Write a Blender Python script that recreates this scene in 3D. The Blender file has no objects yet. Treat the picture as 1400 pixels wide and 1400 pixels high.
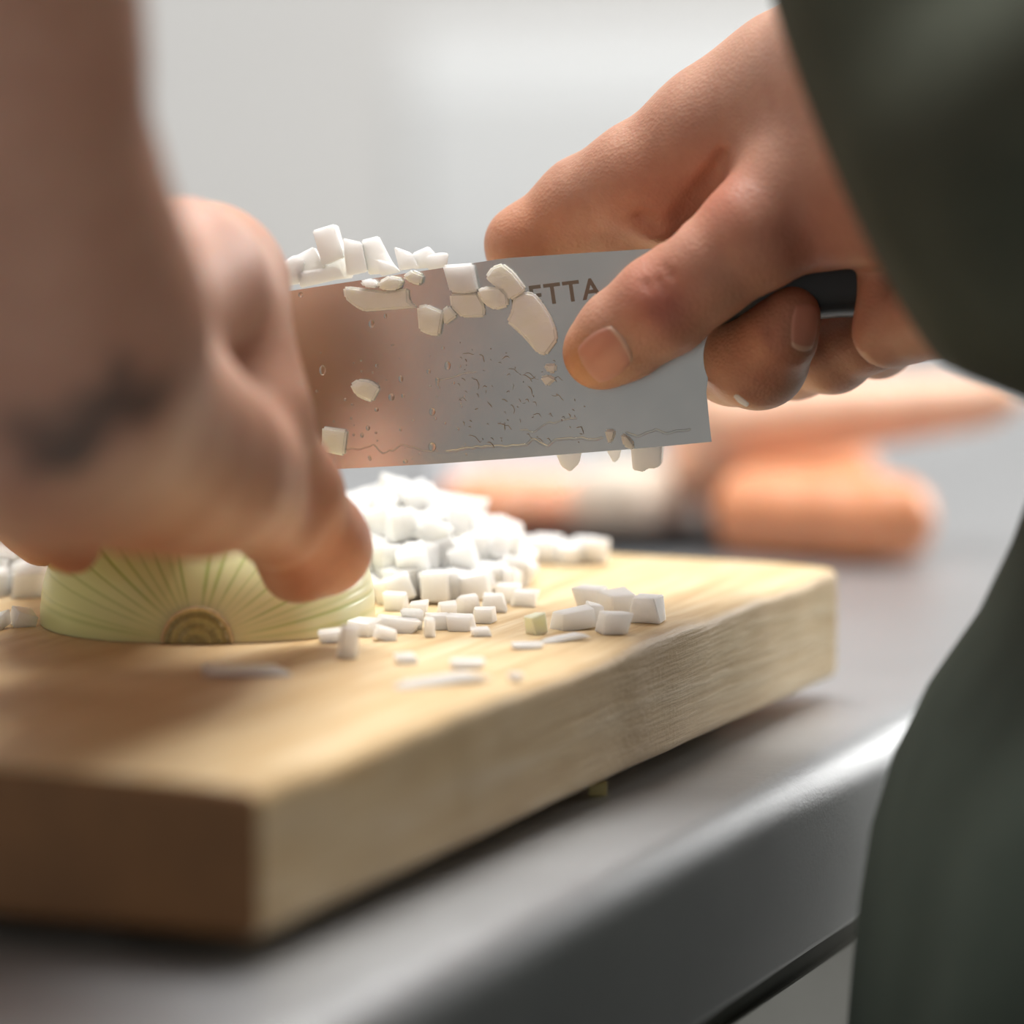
import bpy, bmesh, math, random
import numpy as np
import openvdb
from mathutils import Vector, Matrix, noise
from mathutils.bvhtree import BVHTree

random.seed(7); np.random.seed(7)
scene = bpy.context.scene
COL = scene.collection

# ------------------------------------------------------------------ camera
F = 6100.0                                   # focal length in pixels of a 1400 px frame
PITCH = math.atan(740.0 / F)
ZT = 0.94                                    # top of the cutting board
CAM = Vector((0, 0, ZT + 0.1582))
FWD = Vector((0, math.cos(PITCH), -math.sin(PITCH)))
UP = Vector((0, math.sin(PITCH), math.cos(PITCH)))
RIGHT = Vector((1, 0, 0))
cd = bpy.data.cameras.new('camera'); cam = bpy.data.objects.new('camera', cd); COL.objects.link(cam)
cam.location = CAM; cam.rotation_euler = (math.pi / 2 - PITCH, 0, 0)
cd.sensor_width = 24.0; cd.sensor_fit = 'HORIZONTAL'; cd.lens = F / 1400 * 24.0
cd.dof.use_dof = True; cd.dof.focus_distance = 1.088
cd.dof.aperture_fstop = cd.lens / 33.0; cd.clip_start = 0.02
scene.camera = cam

# ------------------------------------------------------------------ world, lights, exposure
w = bpy.data.worlds.new('world'); scene.world = w; w.use_nodes = True
bg = w.node_tree.nodes['Background']; bg.inputs[0].default_value = (1.0, 0.985, 0.96, 1); bg.inputs[1].default_value = 0.32

def area(name, loc, target, sx, sy, power, color=(1, 1, 1)):
    l = bpy.data.lights.new(name, 'AREA'); l.shape = 'RECTANGLE'; l.size = sx; l.size_y = sy
    l.energy = power; l.color = color
    o = bpy.data.objects.new(name, l); COL.objects.link(o); o.location = loc
    o.rotation_euler = (Vector(target) - Vector(loc)).to_track_quat('-Z', 'Y').to_euler()
    o['label'] = 'large soft ceiling light over the kitchen'; o['category'] = 'lamp'
    return o
area('ceiling_light', (0.0, 1.45, 2.5), (0, 1.15, 0.95), 1.1, 0.8, 43, (1.0, 0.985, 0.95))
area('ceiling_light', (0.3, 2.3, 2.7), (0.4, 4.2, 1.0), 2.5, 1.2, 22, (0.98, 0.99, 1.0))
o_ = area('window_light', (2.3, 3.0, 1.9), (0.1, 1.15, 0.94), 1.4, 1.3, 70, (1.0, 0.98, 0.95)); o_['label'] = 'bright window on the right of the kitchen'
scene.view_settings.view_transform = 'Standard'; scene.view_settings.look = 'None'
scene.view_settings.exposure = 0.0; scene.view_settings.gamma = 1.0
scene.view_settings.use_curve_mapping = False
scene.cycles.max_bounces = 8

# ------------------------------------------------------------------ helpers
def P(u, v, d):
    """world point seen at frame position u, v at depth d along the lens axis"""
    return CAM + FWD * d + RIGHT * ((u - 700) / F * d) + UP * ((700 - v) / F * d)
def on_z(u, v, z):
    r = FWD + RIGHT * ((u - 700) / F) + UP * ((700 - v) / F)
    return CAM + r * ((z - CAM.z) / r.z)
def on_plane(u, v, p0, n):
    r = FWD + RIGHT * ((u - 700) / F) + UP * ((700 - v) / F)
    return CAM + r * ((p0 - CAM).dot(n) / r.dot(n))

def set_props(o, label=None, cat=None, group=None, kind=None):
    if label: o['label'] = label
    if cat: o['category'] = cat
    if group: o['group'] = group
    if kind: o['kind'] = kind
    return o
def thing(name, loc, label, cat, group=None):
    o = bpy.data.objects.new(name, None); COL.objects.link(o); o.location = loc
    o.empty_display_size = 0.02
    return set_props(o, label, cat, group)
def link(name, me, mat=None, parent=None, smooth=True):
    o = bpy.data.objects.new(name, me); COL.objects.link(o)
    if mat and not me.materials: me.materials.append(mat)
    if smooth:
        me.polygons.foreach_set('use_smooth', [True] * len(me.polygons))
    if parent:
        o.parent = parent; o.matrix_parent_inverse = Matrix.Translation(-parent.location)
    return o
def mesh_from(verts, faces, name='mesh'):
    me = bpy.data.meshes.new(name); me.from_pydata([tuple(v) for v in verts], [], faces); me.update(); return me
def bm_mesh(bm, name='mesh'):
    bmesh.ops.recalc_face_normals(bm, faces=bm.faces)
    me = bpy.data.meshes.new(name); bm.to_mesh(me); bm.free(); return me
def recenter(o):
    """move a top-level mesh's origin to the base of its shape"""
    me = o.data; n = len(me.vertices); co = np.empty(n * 3); me.vertices.foreach_get('co', co); co = co.reshape(-1, 3)
    c = (co.min(0) + co.max(0)) / 2; c[2] = co[:, 2].min()
    me.vertices.foreach_set('co', (co - c).ravel()); me.update(); o.location = Vector(c) + Vector(o.location)

# ------------------------------------------------------------------ materials
def mat(name):
    m = bpy.data.materials.new(name); m.use_nodes = True; nt = m.node_tree
    return m, nt, nt.nodes['Principled BSDF']
def node(nt, t, **kw):
    n = nt.nodes.new(t)
    for k, v in kw.items(): setattr(n, k, v)
    return n
def ramp(nt, fac, stops):
    r = node(nt, 'ShaderNodeValToRGB'); nt.links.new(fac, r.inputs[0])
    e = r.color_ramp.elements
    while len(e) < len(stops): e.new(0.5)
    for i, (p, c) in enumerate(stops): e[i].position = p; e[i].color = (*c, 1)
    return r.outputs[0]
def mapped(nt, scale=(1, 1, 1), rot=(0, 0, 0), coord='Object'):
    tc = node(nt, 'ShaderNodeTexCoord'); mp = node(nt, 'ShaderNodeMapping')
    mp.inputs['Scale'].default_value = scale; mp.inputs['Rotation'].default_value = rot
    nt.links.new(tc.outputs[coord], mp.inputs[0]); return mp.outputs[0]
def noise_tex(nt, vec, scale, detail=4, rough=0.5, dist=0.0):
    n = node(nt, 'ShaderNodeTexNoise'); n.inputs['Scale'].default_value = scale
    n.inputs['Detail'].default_value = detail; n.inputs['Roughness'].default_value = rough
    n.inputs['Distortion'].default_value = dist; nt.links.new(vec, n.inputs['Vector']); return n.outputs['Fac']
def mixc(nt, fac, a, b, mode='MIX'):
    n = node(nt, 'ShaderNodeMix', data_type='RGBA', blend_type=mode)
    if isinstance(fac, float): n.inputs['Factor'].default_value = fac
    else: nt.links.new(fac, n.inputs['Factor'])
    for s, x in (('A', a), ('B', b)):
        i = [q for q in n.inputs if q.name == s and q.type == 'RGBA'][0]
        if isinstance(x, tuple): i.default_value = (*x, 1)
        else: nt.links.new(x, i)
    return [q for q in n.outputs if q.type == 'RGBA'][0]
def bump(nt, b, h, strength, dist=0.001):
    n = node(nt, 'ShaderNodeBump'); n.inputs['Strength'].default_value = strength; n.inputs['Distance'].default_value = dist
    nt.links.new(h, n.inputs['Height']); nt.links.new(n.outputs[0], b.inputs['Normal']); return n

def plain(name, color, rough=0.5, metal=0.0, sss=0.0, sss_r=(1, 1, 1), sss_scale=0.003, var=0.06, spec=0.5):
    m, nt, b = mat(name); v = mapped(nt); f = noise_tex(nt, v, 60)
    lo = tuple(max(0, c * (1 - var)) for c in color); hi = tuple(min(1, c * (1 + var)) for c in color)
    nt.links.new(ramp(nt, f, [(0.3, lo), (0.7, hi)]), b.inputs['Base Color'])
    b.inputs['Roughness'].default_value = rough; b.inputs['Metallic'].default_value = metal
    b.inputs['Specular IOR Level'].default_value = spec
    if sss:
        b.inputs['Subsurface Weight'].default_value = sss; b.inputs['Subsurface Radius'].default_value = sss_r
        b.inputs['Subsurface Scale'].default_value = sss_scale
    return m

def skin_material():
    m, nt, b = mat('skin')
    at = node(nt, 'ShaderNodeAttribute', attribute_name='tint')
    v = mapped(nt); f = noise_tex(nt, v, 90, 6, 0.6)
    mott = ramp(nt, f, [(0.3, (0.90, 0.82, 0.80)), (0.7, (1.06, 1.06, 1.06))])
    nt.links.new(mixc(nt, 1.0, at.outputs['Color'], mott, 'MULTIPLY'), b.inputs['Base Color'])
    b.inputs['Roughness'].default_value = 0.47; b.inputs['Specular IOR Level'].default_value = 0.45
    b.inputs['Subsurface Weight'].default_value = 0.45
    b.inputs['Subsurface Radius'].default_value = (1.0, 0.32, 0.16); b.inputs['Subsurface Scale'].default_value = 0.005
    vo = node(nt, 'ShaderNodeTexVoronoi'); vo.inputs['Scale'].default_value = 1100; nt.links.new(v, vo.inputs['Vector'])
    f2 = noise_tex(nt, v, 350, 5, 0.65)
    a = node(nt, 'ShaderNodeMath', operation='ADD'); nt.links.new(vo.outputs['Distance'], a.inputs[0]); nt.links.new(f2, a.inputs[1])
    bump(nt, b, a.outputs[0], 0.35, 0.0003); return m
SKIN = skin_material()
NAIL = plain('nail', (0.62, 0.30, 0.22), 0.28, sss=0.4, sss_r=(1, .4, .25), sss_scale=0.003, var=0.05)
NAIL_EDGE = plain('nail_fold', (0.72, 0.46, 0.34), 0.4, sss=0.3, sss_r=(1, .4, .25), sss_scale=0.002, var=0.03)
ONION = plain('onion_flesh', (0.97, 0.97, 0.93), 0.30, sss=0.9, sss_r=(1, 1, .95), sss_scale=0.008, var=0.03)
ONION_G = plain('onion_green_flesh', (0.88, 0.92, 0.70), 0.32, sss=0.7, sss_r=(1, 1, .6), sss_scale=0.004, var=0.08)
BLACK = plain('black_plastic', (0.012, 0.012, 0.013), 0.4)
RUBBER = plain('rubber', (0.02, 0.02, 0.02), 0.8)
WALL = plain('wall_paint', (0.78, 0.77, 0.755), 0.6, var=0.015)
WHITE = plain('white_enamel', (0.80, 0.81, 0.81), 0.35, var=0.01)
FLOOR = plain('floor_tile', (0.6, 0.6, 0.57), 0.5, var=0.08)

def thin_onion():
    m, nt, b = mat('wet_onion'); v = mapped(nt); f = noise_tex(nt, v, 160, 4)
    nt.links.new(ramp(nt, f, [(0.3, (0.92, 0.91, 0.80)), (0.75, (0.98, 0.98, 0.94))]), b.inputs['Base Color'])
    b.inputs['Roughness'].default_value = 0.2; b.inputs['Transmission Weight'].default_value = 0.0
    b.inputs['IOR'].default_value = 1.36
    b.inputs['Subsurface Weight'].default_value = 0.5; b.inputs['Subsurface Scale'].default_value = 0.002
    b.inputs['Subsurface Radius'].default_value = (1, 1, .8)
    bump(nt, b, noise_tex(nt, mapped(nt, (1, 1, 3)), 400, 3), 0.25, 0.0004); return m
WET = thin_onion()
def water():
    m, nt, b = mat('water'); b.inputs['Transmission Weight'].default_value = 1.0; b.inputs['IOR'].default_value = 1.33
    b.inputs['Roughness'].default_value = 0.02; b.inputs['Base Color'].default_value = (0.97, 0.98, 0.95, 1); return m
WATER = water()

def steel(name, base, rough, rot, bscale, strength=0.15):
    m, nt, b = mat(name); v = mapped(nt, (1, 14, 14), rot)
    f = noise_tex(nt, v, bscale, 5, 0.6); v2 = mapped(nt); f2 = noise_tex(nt, v2, 14, 5, 0.6)
    nt.links.new(ramp(nt, f2, [(0.3, tuple(c * 0.86 for c in base)), (0.7, base)]), b.inputs['Base Color'])
    r = node(nt, 'ShaderNodeMapRange'); nt.links.new(f, r.inputs[0]); r.inputs[3].default_value = rough - 0.05; r.inputs[4].default_value = rough + 0.08
    nt.links.new(r.outputs[0], b.inputs['Roughness'])
    b.inputs['Metallic'].default_value = 1.0; bump(nt, b, f, strength, 0.0004); return m

# ------------------------------------------------------------------ the setting
CT = ZT - 0.0305 - 0.005                      # counter top height
E0 = on_z(500, 1395, CT); E1 = on_z(1271, 972, CT)
ED = (E1 - E0).normalized(); EN = Vector((ED.y, -ED.x, 0))     # along the edge, out of the front (to the right)
ang = math.atan2(ED.y, ED.x)
STEEL = steel('brushed_steel', (0.47, 0.48, 0.495), 0.37, (0, 0, -ang), 60, 0.25)
def scratch(m):
    nt = m.node_tree; b = nt.nodes['Principled BSDF']; b.inputs['Metallic'].default_value = 0.88
    f = noise_tex(nt, mapped(nt, (1, 5, 5), (0, 0, -ang + 0.5)), 260, 4, 0.7, 0.4); g_ = noise_tex(nt, mapped(nt, (1, 9, 9), (0, 0, -ang)), 90, 5, 0.7)
    a = node(nt, 'ShaderNodeMath', operation='ADD'); nt.links.new(f, a.inputs[0]); nt.links.new(g_, a.inputs[1])
    for l in list(b.inputs['Normal'].links): nt.links.remove(l)
    bump(nt, b, a.outputs[0], 0.32, 0.0007)
scratch(STEEL)
STEEL_F = steel('steel_front', (0.50, 0.52, 0.49), 0.38, (0, 0, -ang), 60, 0.2)

bm = bmesh.new()
def quad_box(x0, x1, y0, y1, z0, z1):
    b = bmesh.new(); bmesh.ops.create_cube(b, size=1)
    for v in b.verts:
        v.co = Vector((x0 + (v.co.x + .5) * (x1 - x0), y0 + (v.co.y + .5) * (y1 - y0), z0 + (v.co.z + .5) * (z1 - z0)))
    return b
bm.free()
o = link('floor', bm_mesh(quad_box(-3, 3, -1.5, 5, -0.05, 0)), FLOOR, smooth=False); set_props(o, kind='structure')
o = link('wall_back', bm_mesh(quad_box(-3, 3, 4.2, 4.3, 0, 2.9)), WALL, smooth=False); set_props(o, kind='structure')

# ---- steel counter: one extruded rolled-edge profile, plus recessed drawer front
def counter():
    t = thing('steel_counter', (E0.x, E0.y, 0), 'long stainless steel kitchen counter with a thick rolled front edge under the wooden board', 'counter')
    R = 0.011; H = 0.044; prof = [(-0.78, 0.0)]
    prof.append((-R * 1.3, 0))
    for i in range(1, 13):
        a = i / 12 * math.pi / 2; prof.append((-R + math.sin(a) * R, -R + math.cos(a) * R))
    prof += [(0.0, -H + .002), (-0.0006, -H + .0006), (-0.002, -H), (-0.016, -H), (-0.016, -H + 0.004), (-0.78, -H + 0.004)]
    ends = [E0 - ED * 0.9, E0 + ED * 2.0]
    vs, fs = [], []
    N = 24
    for k in range(N + 1):
        c = ends[0].lerp(ends[1], k / N)
        for (x, z) in prof: vs.append(Vector((c.x, c.y, CT)) + EN * x + Vector((0, 0, z)))
    n = len(prof)
    for k in range(N):
        for i in range(n):
            j = (i + 1) % n; fs.append((k * n + i, k * n + j, (k + 1) * n + j, (k + 1) * n + i))
    fs.append(tuple(range(n))); fs.append(tuple(range(N * n + n - 1, N * n - 1, -1)))
    me = mesh_from(vs, fs); bmx = bmesh.new(); bmx.from_mesh(me); me2 = bm_mesh(bmx)
    o = link('worktop', me2, STEEL, t)
    me2.set_sharp_from_angle(angle=math.radians(40))
    def box_along(name, a0, a1, x0, x1, z0, z1, m, bev=0.002, parent=t):
        b = quad_box(0, 1, 0, 1, 0, 1)
        for v in b.verts:
            q = v.co.copy(); v.co = Vector((E0.x, E0.y, 0)) + ED * (a0 + (a1 - a0) * q.x) + EN * (x0 + (x1 - x0) * q.y) + Vector((0, 0, z0 + (z1 - z0) * q.z))
        bmesh.ops.bevel(b, geom=b.edges[:], offset=bev, segments=2, affect='EDGES')
        return link(name, bm_mesh(b), m, parent, smooth=False)
    olive = plain('dark_under_rail', (0.10, 0.10, 0.07), 0.5, metal=0.3)
    box_along('under_rail', -0.85, 1.95, -0.030, -0.004, CT - H - 0.007, CT - H - 0.0003, olive, 0.0008)
    box_along('carcass', -0.85, 1.95, -0.76, -0.12, 0.12, CT - H + 0.003, BLACK)
    dr = []
    for k in range(4):
        a = -0.7 + k * 0.66
        d = box_along('drawer', a, a + 0.65, -0.119, -0.045, CT - 0.25, CT - H - 0.024, steel('drawer_steel', (0.18, 0.18, 0.165), 0.35, (0, 0, -ang), 60) if k == 0 else bpy.data.materials['drawer_steel'])
        dr.append(d)
        h = box_along('handle', a + 0.2, a + 0.45, -0.0445, -0.024, CT - 0.16, CT - 0.145, bpy.data.materials['drawer_steel'], 0.003)
        h.parent = d; h.matrix_parent_inverse = d.matrix_parent_inverse.copy() if False else Matrix.Translation(-t.location)
        h.matrix_parent_inverse = Matrix.Identity(4)
    for a, x in ((-0.8, -0.15), (1.9, -0.15), (-0.8, -0.72), (1.9, -0.72)):
        box_along('leg', a, a + 0.04, x, x + 0.04, 0.0, 0.13, bpy.data.materials['drawer_steel'])
counter()

# ---- low white cabinet at the back wall
def cabinet():
    x0 = P(545, 300, 3.2).x; zt = P(700, 50, 3.2).z; y0 = 3.2
    t = thing('low_cabinet', (x0 + 0.6, y0 + 0.3, 0), 'pale white low cabinet by the back wall, bright and blurred behind the knife', 'cabinet')
    b = quad_box(x0, x0 + 1.3, y0, y0 + 0.6, 0.08, zt); bmesh.ops.bevel(b, geom=b.edges[:], offset=0.008, segments=2, affect='EDGES')
    link('cabinet_body', bm_mesh(b), WHITE, t, False)
    for k in range(2):
        b = quad_box(x0 + 0.01 + k * 0.645, x0 + 0.645 + k * 0.645, y0 - 0.02, y0 - 0.0005, 0.12, zt - 0.03)
        bmesh.ops.bevel(b, geom=b.edges[:], offset=0.004, segments=2, affect='EDGES'); link('door', bm_mesh(b), WHITE, t, False)
    b = quad_box(x0 + 0.03, x0 + 1.27, y0 + 0.03, y0 + 0.57, 0, 0.08); link('plinth', bm_mesh(b), FLOOR, t, False)
cabinet()

# ------------------------------------------------------------------ cutting board
A = on_z(350, 1078, ZT); Bc = on_z(1148, 772, ZT)
AB = (Bc - A); BL = AB.length; AX = AB.normalized(); AY = Vector((-AX.y, AX.x, 0))     # along the side, to the left
BW = 0.33
def wood():
    m, nt, b = mat('board_wood')
    v = mapped(nt, (1.2, 16, 16)); f = noise_tex(nt, v, 9, 6, 0.6, 0.6)
    v2 = mapped(nt, (3, 60, 60)); f2 = noise_tex(nt, v2, 12, 4, 0.6)
    v3 = mapped(nt); f3 = noise_tex(nt, v3, 14, 5, 0.55)
    c1 = ramp(nt, f, [(0.28, (0.62, 0.42, 0.21)), (0.5, (0.77, 0.585, 0.34)), (0.72, (0.86, 0.71, 0.49))])
    c2 = ramp(nt, f2, [(0.35, (0.86, 0.76, 0.62)), (0.6, (1, 1, 1))])
    c = mixc(nt, 0.6, c1, c2, 'MULTIPLY')
    at = node(nt, 'ShaderNodeAttribute', attribute_name='wear')
    st = node(nt, 'ShaderNodeMath', operation='MULTIPLY'); nt.links.new(at.outputs['Fac'], st.inputs[0]); nt.links.new(ramp(nt, f3, [(0.35, (0, 0, 0)), (0.62, (1, 1, 1))]), st.inputs[1])
    c = mixc(nt, st.outputs[0], c, (0.50, 0.32, 0.15))
    nt.links.new(c, b.inputs['Base Color'])
    b.inputs['Roughness'].default_value = 0.48; b.inputs['Specular IOR Level'].default_value = 0.35
    a = node(nt, 'ShaderNodeMath', operation='ADD'); nt.links.new(f2, a.inputs[0]); nt.links.new(f, a.inputs[1])
    f4 = noise_tex(nt, mapped(nt), 420, 5, 0.75)
    pt = node(nt, 'ShaderNodeMath', operation='MULTIPLY_ADD'); nt.links.new(f4, pt.inputs[0]); nt.links.new(at.outputs['Fac'], pt.inputs[1]); nt.links.new(a.outputs[0], pt.inputs[2])
    bump(nt, b, pt.outputs[0], 0.38, 0.0012)
    return m
def board():
    t = thing('cutting_board', (A.x, A.y, CT), 'thick pale wooden cutting board with worn edges lying on the steel counter', 'cutting board')
    t.rotation_euler = (0, 0, math.atan2(AX.y, AX.x))
    b = bmesh.new(); T = 0.0305
    bmesh.ops.create_cube(b, size=1)
    for v in b.verts: v.co = Vector(((v.co.x + .5) * BL, (v.co.y + .5) * BW, (v.co.z + .5) * T + 0.005))
    bmesh.ops.bevel(b, geom=b.edges[:], offset=0.0028, segments=4, affect='EDGES', profile=0.5)
    # lengthwise cuts for worn relief
    for k in range(1, 90): bmesh.ops.bisect_plane(b, geom=b.verts[:] + b.edges[:] + b.faces[:], plane_co=(BL * k / 90, 0, 0), plane_no=(1, 0, 0))
    for k in range(1, 7): bmesh.ops.bisect_plane(b, geom=b.verts[:] + b.edges[:] + b.faces[:], plane_co=(0, 0, 0.005 + T * k / 7), plane_no=(0, 0, 1))
    for yy in (0.004, 0.008, 0.014, 0.02, 0.03, 0.05, 0.1, 0.15, 0.2, 0.25): bmesh.ops.bisect_plane(b, geom=b.verts[:] + b.edges[:] + b.faces[:], plane_co=(0, yy, 0), plane_no=(0, 1, 0))
    wear = b.verts.layers.float.new('wear')
    for v in b.verts:
        q = v.co.copy(); e = math.exp(-(q.y / 0.010) ** 2) * (1 if q.z > T * 0.8 else 0.35)
        n = noise.noise(Vector((q.x * 60, q.z * 50, 3.3))); n2 = noise.noise(Vector((q.x * 22, 0, 1.7)))
        v.co.z -= e * 0.0012 * (0.5 + n2 * 1.2 + n * .6) if q.z > T * 0.7 else 0
        if q.y < 0.003: v.co.y += 0.0005 * n + 0.0004 * n2
        mid = math.exp(-((q.x - 0.20) / 0.035) ** 2)
        v[wear] = min(1, (math.exp(-(q.y / 0.004) ** 2)) * (0.30 + 0.55 * mid))
        dd = math.hypot(q.x - 0.10, (q.y - 0.14) * 0.9)
        if q.z > T and q.y > 0.03: v[wear] = max(v[wear], min(0.9, 1.3 * math.exp(-(dd / 0.07) ** 2)))
    o = link('board_slab', bm_mesh(b), wood(), None); o.parent = t
    o.data.set_sharp_from_angle(angle=math.radians(60))
    o.data.materials.append(plain('shaded_end_grain', (0.20, 0.088, 0.026), 0.55, var=0.12))  # darker end grain, with the shade on this end also put into the colour
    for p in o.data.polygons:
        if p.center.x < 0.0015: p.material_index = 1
    for x in (0.03, BL - 0.03):
        for y in (0.035, BW - 0.035):
            c = bmesh.new(); bmesh.ops.create_cone(c, cap_ends=True, segments=20, radius1=0.010, radius2=0.009, depth=0.005)
            bmesh.ops.translate(c, verts=c.verts, vec=(x, y, 0.0026)); f = link('rubber_foot', bm_mesh(c), RUBBER); f.parent = t
board()

# ------------------------------------------------------------------ signed-distance modelling of flesh and cloth
def smin(a, b, k):
    h = np.clip(0.5 + 0.5 * (b - a) / k, 0, 1); return b * (1 - h) + a * h - k * h * (1 - h)
class Grid:
    def __init__(s, lo, hi, vox):
        s.lo = np.array(lo, float); s.vox = vox; s.n = np.ceil((np.array(hi) - s.lo) / vox).astype(int) + 1
        ax = [s.lo[i] + np.arange(s.n[i]) * vox for i in range(3)]
        s.X, s.Y, s.Z = np.meshgrid(*ax, indexing='ij', sparse=True)
    def cone(s, p, r, q, R):
        p = np.array(p); ba = np.array(q) - p; L = max(ba @ ba, 1e-12)
        x, y, z = s.X - p[0], s.Y - p[1], s.Z - p[2]
        t = np.clip((x * ba[0] + y * ba[1] + z * ba[2]) / L, 0, 1)
        return np.sqrt((x - t * ba[0]) ** 2 + (y - t * ba[1]) ** 2 + (z - t * ba[2]) ** 2) - (r + (R - r) * t)
    def chain(s, pts, k=0.004):
        f = None
        for (p, r), (q, R) in zip(pts[:-1], pts[1:]):
            g = s.cone(p, r, q, R); f = g if f is None else smin(f, g, k)
        return f
    def ball(s, p, rr):
        x, y, z = (s.X - p[0]) / rr[0], (s.Y - p[1]) / rr[1], (s.Z - p[2]) / rr[2]
        q = np.sqrt(x * x + y * y + z * z); return (q - 1) * min(rr)
    def mesh(s, f):
        g = openvdb.FloatGrid(background=1.0); g.copyFromArray(np.ascontiguousarray(f, dtype=np.float32))
        pts, tris, quads = g.convertToPolygons(isovalue=0.0)
        pts = pts * s.vox + s.lo
        faces = [tuple(int(i) for i in q) for q in quads] + [tuple(int(i) for i in q) for q in tris]
        # make the faces look outward
        a = pts[quads[:, 0]]; b = pts[quads[:, 1]]; c = pts[quads[:, 2]]
        if np.einsum('ij,ij->', a, np.cross(b, c)) < np.einsum('ij,ij->', a * 0 + pts.mean(0), np.cross(b, c)): faces = [q[::-1] for q in faces]
        return pts, faces
def surf(g, f, u, v, d0=0.78, d1=1.25):
    """depth at which the sight line through u, v first meets the flesh"""
    for d in np.arange(d0, d1, 0.0005):
        i = np.round((np.array(P(u, v, d)) - g.lo) / g.vox).astype(int)
        if (i >= 0).all() and (i < g.n).all() and f[tuple(i)] < 0: return float(d)
    return None
def C(u, v, d, rpx):
    """a joint seen at u, v, depth d, with its radius given as pixels at that depth"""
    return (np.array(P(u, v, d)), rpx / F * d)
def chain(*q): return [C(*a) for a in q]

# ---- right hand (holds the knife)
def right_hand():
    g = Grid(P(640, 600, 1.0) - Vector((0.005, 0.06, 0.03)), P(1560, -120, 1.0) + Vector((0.01, 0.20, 0.02)), 0.0009)
    palm = g.chain(chain((898, 232, 1.092, 78), (985, 182, 1.088, 90), (1085, 128, 1.082, 106), (1200, 70, 1.06, 125)), 0.008)
    palm = smin(palm, g.chain(chain((1200, 70, 1.06, 125), (1400, -20, 1.0, 150), (1540, -60, 0.95, 160))), 0.01)
    palm = smin(palm, g.chain(chain((1000, 230, 1.100, 75), (1120, 230, 1.095, 100), (1180, 180, 1.075, 110))), 0.008)
    palm = smin(palm, g.chain(chain((1110, 290, 1.075, 78), (1200, 270, 1.06, 92), (1240, 180, 1.05, 110))), 0.008)
    palm = smin(palm, g.chain(chain((1080, 260, 1.125, 80), (1220, 330, 1.118, 75), (1235, 420, 1.105, 62))), 0.006)
    thumb = g.chain(chain((821, 481, 1.0765, 52), (850, 458, 1.074, 60), (905, 418, 1.069, 67), (962, 374, 1.066, 65), (1035, 318, 1.064, 76), (1110, 250, 1.068, 96), (1200, 190, 1.062, 112)), 0.004)
    index = g.chain(chain((930, 232, 1.092, 84), (870, 250, 1.094, 76), (800, 281, 1.101, 65), (718, 334, 1.1045, 51), (722, 380, 1.118, 50), (760, 440, 1.122, 47), (800, 470, 1.121, 44)), 0.004)
    index = smin(index, g.chain(chain((895, 268, 1.090, 60), (905, 290, 1.089, 46))), 0.004)
    index = smin(index, g.chain(chain((790, 312, 1.1015, 44), (855, 312, 1.0985, 42), (920, 312, 1.096, 42))), 0.003)
    middle = g.chain(chain((1000, 300, 1.13, 66), (960, 380, 1.128, 58), (990, 462, 1.121, 52), (1005, 485, 1.098, 66), (1036, 488, 1.085, 68), (1066, 458, 1.0755, 49), (1084, 428, 1.0735, 37)), 0.004)
    ring = g.chain(chain((1090, 340, 1.14, 60), (1050, 440, 1.135, 55), (1085, 490, 1.122, 52), (1140, 484, 1.108, 50), (1190, 458, 1.098, 47), (1215, 425, 1.092, 42)), 0.004)
    pinky = g.chain(chain((1170, 340, 1.135, 55), (1150, 430, 1.135, 50), (1200, 468, 1.122, 46), (1245, 450, 1.105, 42), (1255, 415, 1.098, 38)), 0.004)
    f = smin(palm, thumb, 0.008); f = smin(f, index, 0.003); f = smin(f, middle, 0.0018); f = smin(f, ring, 0.0018); f = smin(f, pinky, 0.003)
    heel = g.chain(chain((1208, 372, 1.070, 36), (1216, 452, 1.068, 46), (1310, 425, 1.05, 66)), 0.004); f = smin(f, heel, 0.003)
    def crease(f, pts, k):
        q = []
        for (u, v, r, sink) in pts:
            d = surf(g, f, u, v, 1.0, 1.16)
            if d: q.append((u, v, d + sink, r))
        if len(q) > 2:                                    # keep the groove on one smooth line
            fit = np.polyfit(range(len(q)), [x[2] for x in q], 1); q = [(x[0], x[1], max(float(np.polyval(fit, i)) * .5 + x[2] * .5 - 0.0006, x[2] - 0.0009) if i in (0, len(q) - 1) else float(np.polyval(fit, i)) * .4 + x[2] * .6, x[3]) for i, x in enumerate(q)]
        return -smin(-f, g.chain(chain(*q), 0.001), k) if len(q) > 1 else f
    # the deep fold between thumb and index finger, then knuckle creases
    f = crease(f, [(920, 322, 8, .001), (934, 300, 9, .001), (953, 272, 9, .0006), (972, 243, 7, 0), (990, 208, 1, -.0012)], 0.004)
    f = crease(f, [(878, 296, 2, -.0006), (890, 308, 4, -.0002), (906, 317, 6, 0), (918, 322, 6, 0)], 0.0035)
    for a, b_, c_ in (((874, 380), (885, 391), (893, 406)), ((888, 371), (900, 384), (909, 401)), ((906, 362), (918, 376), (925, 394))):
        f = crease(f, [(*a, 0.8, -.0004), (*b_, 1.2, -.0004), (*c_, 0.8, -.0004)], 0.0016)
    f = crease(f, [(1051, 420, 1, -.0003), (1052, 450, 1.2, -.0003), (1062, 485, 1, -.0003)], 0.0012)
    return g.mesh(f)
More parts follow.
